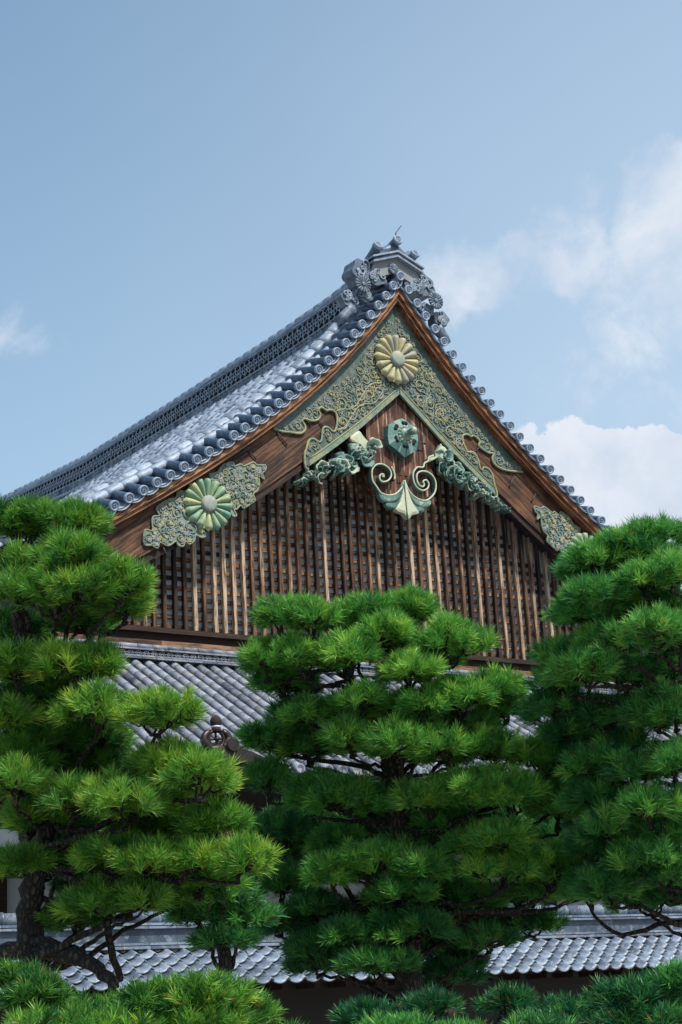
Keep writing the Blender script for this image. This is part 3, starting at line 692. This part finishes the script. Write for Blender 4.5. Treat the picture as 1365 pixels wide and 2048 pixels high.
for i,x in enumerate(np.arange(-11.4+.133,12.5,.267)):
    for y in np.arange(Y0-.1,YE,-.24):
        m.box((x,y,zs(y)-.05),(.15,.25,.016),Matrix.Rotation(math.atan(S)-.05,3,'X'),random.uniform(-.3,.15))
m.build('skirt_pan_tiles',T_LOW,pal)
m=MB()
for x in np.arange(-11.4,12.5,.267): m.lathe([(0,.001),(0,.06),(-.02,.065),(-.02,.085),(.05,.085)],(x,YE-.04,zs(YE)),(0,1,-.1),12,random.uniform(.4,1))
m.build('skirt_eave_discs',T_LOW,pal)
m=MB(); m.box((.5,YE-.12,zs(YE)-.2),(24.2,.16,.05),None,.5); m.box((.5,YE-.19,zs(YE)-.28),(24.2,.03,.14),None,.5); m.build('copper_gutter',COPPER,pal)
m=MB(); m.box((.5,-1.55,zs(YE)-.42),(24,4.2,.1),None,.2)
for x in np.arange(-11.3,12.4,.45): m.box((x,-1.9,zs(YE)-.52),(.1,3.6,.1),None,random.uniform(.2,.6))
m.build('eave_rafters',W_DARK,pal)
m=MB(); m.box((.5,.5,2.3),(22.5,.2,4.6),None,.5); m.build('plaster_wall',PLASTER2,pal)
m=MB()
for x in np.arange(-10.7,12,1.95): m.box((x,.36,2.3),(.26,.1,4.6),None,.4)
for z in (.5,2.55,4.2): m.box((.5,.37,z),(22.5,.07,.2),None,.4)
m.build('wall_posts',W_DARK,pal)
# body of the hall behind the gable
m=MB(); m.box((0,18.,4.2),(15,33.,8.4),None,.5); m.build('hall_body',PLASTER2,pal)
m=MB()
for sgn in (-1,1):
    P=np.array([[(sgn*8.05,y,float(zm(8))-.2),(sgn*12.3,y,float(zm(8))-.2-2.6)] for y in (2.,34.)]); m.grid(P,.5)
    for y in np.arange(2,34,.34): m.tube([(sgn*8.0,y,float(zm(8))-.12),(sgn*10.2,y,float(zm(8))-.12-1.45),(sgn*12.4,y,float(zm(8))-.12-2.65)],.09,8,random.uniform(.2,.8))
m.build('side_eave_tiles',T_MAIN,pal)

# ================================================================ roofed garden wall
wl=empty('garden_wall',(-6,-6,0)); tag(wl,'long low plastered garden wall under a grey tiled coping, running behind the pine trunks','wall')
WX0,WX1=-15.5,9
m=MB(); m.box(((WX0+WX1)/2,-6,1.05),(WX1-WX0,.5,2.1),None,.2); m.build('wall_body',BACKING_SHADE,wl)  # near-black body: shade of coping and trees put into its colour
m=MB(); m.box(((WX0+WX1)/2,-6.35,2.14),(WX1-WX0,.5,.08),None,.2)
for x in np.arange(WX0+.2,WX1,.5): m.box((x,-6.4,2.07),(.09,.55,.09),None,.4)
m.build('wall_rafters',W_DARK,wl)
m=MB(); x=WX0
while x<WX1:
    t=random.uniform(.3,1); m.tube([(x,-6,3.0),(x+.19,-6,3.0),(x+.195,-6,3.0),(x+.235,-6,3.0)],[.085,.085,.098,.098],12,t)
    x+=.24
x=WX0
while x<WX1:
    L=.4; 
    for (z,hw,th) in ((2.915,.15,.03),(2.872,.18,.03),(2.665,.19,.03),(2.62,.23,.035)):
        m.box((x+L/2,-6,z),(L-.006,hw*2,th),None,random.uniform(.3,1))
    x+=L
m.build('wall_ridge_tiles',T_WALL,wl)
m=MB(); m.box(((WX0+WX1)/2,-6,2.77),(WX1-WX0-.1,.24,.17),None,.1); m.build('wall_ridge_core',T_RIDGE,wl)
m=MB(); pw=.25
nrow=5; ang=math.atan(.5)
for side in (-1,1):
    for i in range(int((WX1-WX0)/pw)):
        for j in range(nrow):
            x0=WX0+i*pw; t=random.uniform(.35,1); G=np.zeros((15,3,3)); ya=.16+j*.19; yb=ya+.225
            for a,u in enumerate(np.linspace(0,1.04,15)):
                h=-.026*math.sin(math.pi*u/.70) if u<.70 else .042*max(0,math.sin(math.pi*(u-.70)/.34))**.8
                for b,yv in enumerate((ya,(ya+yb)/2,yb)):
                    G[a,b]=(x0+u*pw,-6+side*yv,2.58-.5*(yv-.16)+h+.021*b)
            m.grid(G,t)
o=m.build('wall_coping_tiles',T_WALL,wl); s_=o.modifiers.new('thick','SOLIDIFY'); s_.thickness=.018

# ================================================================ ornate entrance gate behind the left pine
gt=empty('entrance_gate',(-7.1,-4.6,0)); tag(gt,'dark brown gate with a curved roof and wheel-shaped finial, just beyond the left pine','gate')
gc=ony(437,1510,-4.6); gx,gz=gc[0],gc[2]-.05
def kz(x): 
    a=abs(x)/2.3; return gz-.95*(.5-.5*math.cos(math.pi*min(a,1)))-.12*max(0,a-1)
m=MB(); xx=np.linspace(-2.6,2.6,33); m.ribbon(gx+xx,[kz(a)+.10 for a in xx],[kz(a)-.10 for a in xx],-5.0,-3.4,.5); m.ribbon(gx+xx*1.01,[kz(a)-.11 for a in xx],[kz(a)-.22 for a in xx],-4.93,-3.5,.3)
m.tube([(gx,-5.05,gz+.14),(gx,-3.9,gz+.16)],.10,10,.5)
m.build('curved_roof',PORCH,gt)
m=MB()
for sx in (-1,1): m.tube([(gx+sx*1.6,-4.3,0),(gx+sx*1.6,-4.3,gz-.9)],.15,12)
m.box((gx,-4.3,gz-1.15),(4.2,.25,.3)); m.build('gate_posts',W_DARK,gt)
m=MB(); m.box((gx+.98,-4.96,gz-.80),(.09,.06,.16)); m.box((gx-.98,-4.96,gz-.80),(.09,.06,.16)); m.build('white_end_caps',PLASTER2,gt)
# finial
s=.0879; f0=lambda a,b: ony(380+a*s,1400+b*s,-4.95)
fin_=MB(); hc=f0(600,890)
fin_.tube([(hc[0]+.125*math.cos(t),-4.95,hc[2]+.125*math.sin(t)) for t in np.linspace(0,2*math.pi,21)],.028,8,.5,False)
for th in (0.1,1.67,3.24,4.81): fin_.tube([(hc[0],-4.95,hc[2]),(hc[0]+.12*math.cos(th),-4.95,hc[2]+.12*math.sin(th))],.018,6)
fin_.lathe([(0,.04),(.04,.035),(.05,.001)],(hc[0],-4.96,hc[2]),(0,-1,0),10)
for pts,rs in (([(480,1100),(370,1000),(320,880),(360,780),(440,720),(430,680)],[.07,.085,.07,.06,.05,.02]),([(760,1090),(850,980),(890,880),(850,780),(780,720),(800,670)],[.07,.085,.07,.06,.05,.02]),([(470,1130),(620,1110),(780,1120)],[.07,.08,.07])):
    P=smooth_path([f0(*q) for q in pts],3); rs=np.interp(np.linspace(0,1,len(P)),np.linspace(0,1,len(rs)),rs); fin_.tube(P,list(rs*.8),10)
for dx,ad in ((-1,(930,800)),(1,(300,790))): fin_.tube([f0(600-dx*-250 if False else (880 if dx<0 else 330),830),f0(*ad)],[.03,.008],6)
fin_.tube([f0(600,730),f0(598,640),f0(595,560)],[.09,.062,.06],12); fin_.build('wheel_finial',PORCHO,gt)
m=MB(); a=f0(597,615); m.tube([a-np.array([0,0,.012]),a+np.array([0,0,.016])],.069,14); m.build('finial_ring',PLASTER2,gt)
m=MB(); a=f0(592,470); m.lathe([(-.10,.05),(-.06,.078),(-.01,.088),(.04,.07),(.075,.03),(.08,.001)],a,(0,0,1),16); m.build('finial_ball',PORCH,gt)

# ================================================================ pines
def needle_mat(name,ca,cb,cc):
    m=bpy.data.materials.new(name); m.use_nodes=True; nb=NB(m.node_tree); m.node_tree.nodes.clear()
    o=nb.new('ShaderNodeOutputMaterial'); p=nb.new('ShaderNodeBsdfPrincipled'); at=nb.new('ShaderNodeAttribute',attribute_name='tint').outputs['Fac']
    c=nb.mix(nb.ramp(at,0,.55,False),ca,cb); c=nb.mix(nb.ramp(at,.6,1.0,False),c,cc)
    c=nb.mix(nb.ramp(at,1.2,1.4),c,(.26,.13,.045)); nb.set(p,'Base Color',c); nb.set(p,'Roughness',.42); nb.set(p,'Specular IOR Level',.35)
    tr=nb.new('ShaderNodeBsdfTranslucent'); nb.set(tr,'Color',c); mx=nb.new('ShaderNodeMixShader'); mx.inputs[0].default_value=.33
    nb.l.new(p.outputs[0],mx.inputs[1]); nb.l.new(tr.outputs[0],mx.inputs[2]); nb.l.new(mx.outputs[0],o.inputs[0]); return m
N_A=needle_mat('pine_needles_warm',(.02,.11,.028),(.14,.36,.045),(.42,.58,.075))
N_B=needle_mat('pine_needles',(.018,.11,.040),(.12,.38,.060),(.36,.60,.09))
N_C=needle_mat('pine_needles_dark',(.016,.105,.045),(.10,.36,.070),(.31,.58,.10))
def needles(tufts,axes,tints,L,wid,per,name,mat,parent):
    keep=rng.uniform(0,1,len(tufts))<.93; tufts,axes,tints=tufts[keep],axes[keep],tints[keep]; T=len(tufts); n=T*per; Lt=np.repeat(rng.uniform(.72,1.18,T),per)[:,None]
    c=np.repeat(tufts,per,0); ax=np.repeat(axes,per,0); ti=np.repeat(tints,per)
    a=rng.normal(size=(n,3)); a-=ax*np.sum(a*ax,1)[:,None]; a/=np.linalg.norm(a,axis=1)[:,None]
    th=np.radians(rng.uniform(8,62,n)); d=ax*np.cos(th)[:,None]+a*np.sin(th)[:,None]
    s=rng.uniform(-.055,.03,n)[:,None]*(L/.1); b=c+ax*s; ln=L*Lt*rng.uniform(.7,1.12,n)[:,None]; tip=b+d*ln; tip[:,2]-=.06*L
    w_=np.cross(d,rng.normal(size=(n,3))); w_/=np.linalg.norm(w_,axis=1)[:,None]; w_*=wid
    V=np.stack([b-w_*.8,b+w_*.8,b+(tip-b)*.62+w_,b+(tip-b)*.62-w_,tip],1).reshape(-1,3)-np.array(worldloc(parent))
    me=bpy.data.meshes.new(name); me.vertices.add(5*n); me.vertices.foreach_set('co',V.astype(np.float32).ravel())
    k=np.arange(n)*5; li=np.stack([k,k+1,k+2,k+3,k+3,k+2,k+4],1).ravel().astype(np.int32)
    me.loops.add(7*n); me.loops.foreach_set('vertex_index',li)
    me.polygons.add(2*n); st=np.stack([np.arange(n)*7,np.arange(n)*7+4],1).ravel().astype(np.int32)
    me.polygons.foreach_set('loop_start',st)
    me.update(calc_edges=True)
    at=me.attributes.new('tint','FLOAT','FACE'); tv=np.clip(ti+rng.normal(0,.12,n),0,1); tv[rng.uniform(0,1,n)<.018]=2.; at.data.foreach_set('value',np.repeat(tv,2).astype(np.float32))
    me.materials.append(mat); o=bpy.data.objects.new(name,me); col.objects.link(o); o.parent=parent; return o
def curve3(p,n=5): return smooth_path(p,n)
def bnoise(P,a): return [np.array(q)+np.array([random.gauss(0,a),random.gauss(0,a),random.gauss(0,a)])*(0 if i in(0,len(P)-1) else 1) for i,q in enumerate(P)]
NT=[0]
def pine(label,group,D,trunk,pads,L,wid,per,mat,dens=1.,boost=0.):
    # trunk: list of (u,v,depth offset,radius m) from low to top; continued down to the ground
    P=[atd(u,v,D+dd) for u,v,dd,_ in trunk]; rad=[r_ for *_,r_ in trunk]
    base=np.array([P[0][0]+random.uniform(-.1,.1),P[0][1]+.05,0.]); root=empty('pine_tree',tuple(base)); tag(root,label,'pine tree',group)
    Pt=[base+np.array([0,0,-.05]),base*.6+P[0]*.4]+P; rt=[rad[0]*1.5,rad[0]*1.15]+rad
    pp=smooth_path(Pt,5); rr=np.interp(np.linspace(0,1,len(pp)),np.linspace(0,1,len(rt)),rt)*(1+.12*rng.normal(size=len(pp)))
    pp=bnoise(pp,.012); m=MB(); m.tube(pp,list(rr),12,.5); m.build('trunk',BARK,root)
    pts=np.array([p for p in pp if p[2]>.3]); br=MB()
    for (u,v,hw,hh,dd,tb) in pads:  # tb tints the needles; low values paint shade into rear and under pads
        c=atd(u,v,D+dd); a=hw*(D+dd)/F; h=hh*1.12*(D+dd)/F; b=a*.75
        # sub-domes
        ns=max(3,int(round(a*b*math.pi/.075))); subs=[]
        for k in range(ns):
            for _ in range(20):
                x,y=rng.uniform(-1,1,2)
                if x*x+y*y<.8: break
            rs=rng.uniform(.15,.25); z=h*math.sqrt(1-.8*(x*x+y*y))*.55
            subs.append((c+rgt*0+r0*x*max(a-rs*.7,.02)+np.array([math.sin(yaw),math.cos(yaw),0])*y*b+np.array([0,0,z-h*.55]),rs,min(h*.8,rs*.95)))
        T=[];A=[];TI=[]
        for (sc_,rs,rh) in subs:
            n=int(110*dens*2*math.pi*rs*rs)+4; lt=rng.uniform(-.1,.1)
            q=rng.normal(size=(n,3)); q/=np.linalg.norm(q,axis=1)[:,None]; q[:,2]=np.abs(q[:,2])*1.0-.28*rng.uniform(0,1,n)
            rad_=rng.uniform(.72,1.05,n)[:,None]
            p=sc_+q*np.array([rs,rs,rh])*rad_; ax=q*.75+np.array([0,0,.62])+rng.normal(0,.22,(n,3)); ax/=np.linalg.norm(ax,axis=1)[:,None]
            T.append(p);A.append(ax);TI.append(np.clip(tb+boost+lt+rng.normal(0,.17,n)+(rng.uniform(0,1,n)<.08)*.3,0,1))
            # twig into each lump
            e=sc_+np.array([0,0,rh*.3]); st=c+np.array([0,0,-h*.75]); br.tube(bnoise(curve3([st,(st+e)/2+np.array([0,0,-.04]),e],3),.012),[.014]*3+[.010]*3+[.006],5,.5)
            for _ in range(4):
                q2=rng.normal(size=3); q2[2]=abs(q2[2])*.6; q2/=np.linalg.norm(q2); br.tube([sc_-np.array([0,0,rh*.25]),sc_+q2*np.array([rs,rs,rh])*.5+np.array([0,0,-.02]),sc_+q2*np.array([rs,rs,rh])*.85],[.007,.005,.003],4,.5)
        T=np.concatenate(T);A=np.concatenate(A);TI=np.concatenate(TI); NT[0]+=len(T)*per
        needles(T,A,TI,L,wid,per,'needle_pad',mat,root)
        # limb to the trunk
        st=c+np.array([0,0,-h*.75]); dist=np.linalg.norm(pts-(st+np.array([0,0,-.3])),axis=1); j=int(np.argmin(dist)); q=pts[j]
        Lb=np.linalg.norm(st-q)
        if Lb>.1:
            mid=(q+st)/2+np.array([0,0,-.05*Lb]); w1=q*.7+st*.3+rng.normal(0,.06*Lb,3); w2=q*.3+st*.7+rng.normal(0,.05*Lb,3)
            pb_=bnoise(curve3([q,w1,w2,st],5),.008); br.tube(pb_,list(np.linspace(min(.034,.014+.014*Lb),.012,len(pb_))),7,.5)
    br.build('branches',BARK,root); return root
G_='cloud-pruned pines before the palace'
# left pine
pine('large pine at the left edge with yellow-green pads and a thick bending low limb',G_,12.5,
 [(62,1880,.1,.095),(68,1780,.1,.085),(100,1640,.15,.07),(60,1500,.3,.085),(120,1380,.35,.07),(40,1250,.4,.055),(70,1100,.4,.03)],
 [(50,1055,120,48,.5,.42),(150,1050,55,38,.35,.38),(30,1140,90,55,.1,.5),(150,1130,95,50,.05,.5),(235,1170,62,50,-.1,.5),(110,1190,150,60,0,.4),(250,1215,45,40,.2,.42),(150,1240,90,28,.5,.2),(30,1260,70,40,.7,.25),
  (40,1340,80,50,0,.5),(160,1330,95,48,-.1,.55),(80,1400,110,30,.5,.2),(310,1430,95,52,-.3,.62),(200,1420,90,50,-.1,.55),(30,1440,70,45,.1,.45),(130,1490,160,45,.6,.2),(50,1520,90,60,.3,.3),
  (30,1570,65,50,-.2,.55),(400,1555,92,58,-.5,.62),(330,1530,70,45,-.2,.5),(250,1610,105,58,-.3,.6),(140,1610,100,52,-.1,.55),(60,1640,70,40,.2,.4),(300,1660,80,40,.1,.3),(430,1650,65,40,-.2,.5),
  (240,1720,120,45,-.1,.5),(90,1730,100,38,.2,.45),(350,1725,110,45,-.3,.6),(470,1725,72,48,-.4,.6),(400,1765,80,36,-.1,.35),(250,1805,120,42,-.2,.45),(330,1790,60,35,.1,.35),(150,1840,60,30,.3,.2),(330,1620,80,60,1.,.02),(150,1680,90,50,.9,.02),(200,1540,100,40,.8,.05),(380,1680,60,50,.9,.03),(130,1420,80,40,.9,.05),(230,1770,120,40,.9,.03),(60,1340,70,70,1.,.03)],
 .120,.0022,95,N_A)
m=MB(); rt_=[o for o in bpy.data.objects if o.name=='pine_tree'][0]
pth=smooth_path([atd(-40,1925,12.2),atd(20,1905,12.3),atd(75,1905,12.4),atd(140,1912,12.3),atd(195,1935,12.2),atd(228,1975,12.1)],4)
m.tube(bnoise(pth,.01),list(np.linspace(.075,.04,len(pth))),10,.5); m.tube(bnoise(smooth_path([atd(75,1890,12.5),atd(110,1900,12.4),atd(160,1915,12.3)],3),.008),.07,9); m.tube(bnoise(smooth_path([atd(240,1960,12.6),atd(222,1900,12.5),atd(205,1800,12.5)],4),.01),.028,7)
m.build('limb',BARK,rt_)
# slim pine
pine('slim young pine with a thin straight trunk between the left and center pines',G_,12.9,
 [(447,1950,0,.055),(447,1860,0,.05),(445,1780,0,.04),(440,1720,0,.03)],
 [(445,1790,55,45,-.05,.35),(400,1830,45,30,.1,.3),(490,1840,45,28,.1,.3),(450,1880,38,25,.05,.2)],.11,.0028,55,N_C,.8)
# center pine
pine('broad center pine of many green pads reaching up over the gable lattice',G_,15.,
 [(812,1800,0,.12),(808,1680,0,.115),(790,1560,.05,.10),(775,1500,.05,.08),(740,1430,.1,.065),(700,1360,.1,.05),(690,1290,.1,.03)],
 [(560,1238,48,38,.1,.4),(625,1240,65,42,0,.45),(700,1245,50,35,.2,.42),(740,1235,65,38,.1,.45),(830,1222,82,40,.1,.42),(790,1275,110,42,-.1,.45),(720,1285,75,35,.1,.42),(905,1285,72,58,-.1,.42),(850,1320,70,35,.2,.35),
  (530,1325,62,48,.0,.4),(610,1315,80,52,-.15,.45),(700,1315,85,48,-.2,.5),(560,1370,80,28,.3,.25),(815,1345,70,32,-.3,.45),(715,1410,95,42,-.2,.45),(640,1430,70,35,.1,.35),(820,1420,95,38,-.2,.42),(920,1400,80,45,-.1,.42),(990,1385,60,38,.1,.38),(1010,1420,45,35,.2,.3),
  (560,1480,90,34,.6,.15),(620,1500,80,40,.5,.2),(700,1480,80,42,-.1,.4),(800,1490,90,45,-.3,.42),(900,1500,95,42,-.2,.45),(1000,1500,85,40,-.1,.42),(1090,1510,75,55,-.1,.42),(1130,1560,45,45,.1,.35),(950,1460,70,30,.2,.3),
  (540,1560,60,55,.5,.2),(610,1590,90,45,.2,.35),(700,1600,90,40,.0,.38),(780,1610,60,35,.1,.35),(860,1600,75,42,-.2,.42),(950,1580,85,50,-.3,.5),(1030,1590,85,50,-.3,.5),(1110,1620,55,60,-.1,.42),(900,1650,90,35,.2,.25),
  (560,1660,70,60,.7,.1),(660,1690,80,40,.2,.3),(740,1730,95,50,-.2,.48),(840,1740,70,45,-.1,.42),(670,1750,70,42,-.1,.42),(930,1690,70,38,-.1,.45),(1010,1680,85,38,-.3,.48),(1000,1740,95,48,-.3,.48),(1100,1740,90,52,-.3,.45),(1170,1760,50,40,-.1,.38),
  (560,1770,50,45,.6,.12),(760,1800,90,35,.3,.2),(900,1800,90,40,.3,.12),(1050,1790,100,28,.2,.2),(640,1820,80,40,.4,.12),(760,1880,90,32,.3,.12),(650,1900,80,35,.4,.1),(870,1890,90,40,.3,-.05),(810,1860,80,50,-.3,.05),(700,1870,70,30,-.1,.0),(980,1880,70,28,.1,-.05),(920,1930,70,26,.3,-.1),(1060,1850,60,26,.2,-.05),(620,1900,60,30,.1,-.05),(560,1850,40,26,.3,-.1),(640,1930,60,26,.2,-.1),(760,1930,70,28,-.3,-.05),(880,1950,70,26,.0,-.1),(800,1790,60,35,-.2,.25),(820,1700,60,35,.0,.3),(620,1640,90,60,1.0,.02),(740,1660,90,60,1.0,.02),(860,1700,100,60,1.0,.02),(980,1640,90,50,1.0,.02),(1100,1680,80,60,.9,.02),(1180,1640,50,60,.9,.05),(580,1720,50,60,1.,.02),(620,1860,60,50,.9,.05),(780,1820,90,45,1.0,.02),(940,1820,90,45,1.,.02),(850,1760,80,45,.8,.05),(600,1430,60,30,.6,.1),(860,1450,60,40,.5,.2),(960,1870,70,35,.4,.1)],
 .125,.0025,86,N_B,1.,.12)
# right pine
pine('tall dark green pine at the right edge whose limbs reach in from outside the frame',G_,14.,
 [(1440,1900,.2,.14),(1430,1700,.2,.13),(1420,1500,.2,.12),(1410,1340,.2,.10),(1390,1200,.2,.07),(1370,1080,.2,.03)],
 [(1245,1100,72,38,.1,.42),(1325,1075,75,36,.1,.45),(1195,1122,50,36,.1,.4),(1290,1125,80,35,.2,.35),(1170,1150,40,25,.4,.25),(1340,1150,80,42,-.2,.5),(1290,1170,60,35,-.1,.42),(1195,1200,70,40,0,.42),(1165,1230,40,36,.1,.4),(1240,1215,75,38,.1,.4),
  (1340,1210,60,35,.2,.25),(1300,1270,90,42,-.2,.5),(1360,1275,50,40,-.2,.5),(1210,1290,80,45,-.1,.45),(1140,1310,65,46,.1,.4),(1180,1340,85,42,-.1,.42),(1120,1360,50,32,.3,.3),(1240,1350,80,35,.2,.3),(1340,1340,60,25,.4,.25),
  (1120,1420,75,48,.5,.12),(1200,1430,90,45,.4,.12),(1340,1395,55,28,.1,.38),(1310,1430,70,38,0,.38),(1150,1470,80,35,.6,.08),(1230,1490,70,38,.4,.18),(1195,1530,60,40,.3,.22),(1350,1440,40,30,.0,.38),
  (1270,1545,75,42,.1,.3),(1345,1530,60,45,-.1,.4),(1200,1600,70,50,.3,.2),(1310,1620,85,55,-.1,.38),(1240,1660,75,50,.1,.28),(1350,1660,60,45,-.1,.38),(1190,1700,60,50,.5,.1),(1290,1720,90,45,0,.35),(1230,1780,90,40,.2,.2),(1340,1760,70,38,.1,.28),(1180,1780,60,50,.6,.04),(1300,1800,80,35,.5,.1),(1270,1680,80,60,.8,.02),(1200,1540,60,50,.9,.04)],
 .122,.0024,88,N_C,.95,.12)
# low pines along the bottom edge, shade painted in by low pad tints
pine('low pine in the bottom left corner, only its top pads in view',G_,11.2,
 [(250,2300,.2,.1),(260,2150,.2,.08),(270,2040,.2,.04)],
 [(60,2000,95,45,0,.15),(175,2040,100,45,0,.18),(300,2010,100,45,-.1,.25),(410,2000,85,45,-.2,.36),(480,2030,60,42,-.1,.3),(90,2060,120,40,-.3,.35),(240,2065,120,38,-.3,.38),(390,2060,120,38,-.3,.42),(20,1965,60,28,.3,.15),(560,2090,60,40,.1,.2)],.11,.0028,66,N_A)
pine('low dark pine below the coping tiles at the bottom center',G_,12.6,
 [(900,2300,.2,.1),(900,2150,.2,.08),(900,2020,.2,.04)],
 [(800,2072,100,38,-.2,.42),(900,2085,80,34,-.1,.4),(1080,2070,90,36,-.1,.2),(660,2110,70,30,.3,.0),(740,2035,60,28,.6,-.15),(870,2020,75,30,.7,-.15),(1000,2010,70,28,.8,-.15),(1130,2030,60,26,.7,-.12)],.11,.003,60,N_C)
pine('low dark pine in the bottom right corner beneath the right pine',G_,12.,
 [(1320,2300,.2,.1),(1310,2120,.2,.08),(1300,2020,.2,.04)],
 [(1250,2000,85,40,.1,.08),(1330,1975,75,45,.0,.12),(1230,2055,90,36,-.1,.12),(1330,2050,80,40,-.2,.18)],.11,.003,60,N_C)
print('needles',NT[0])
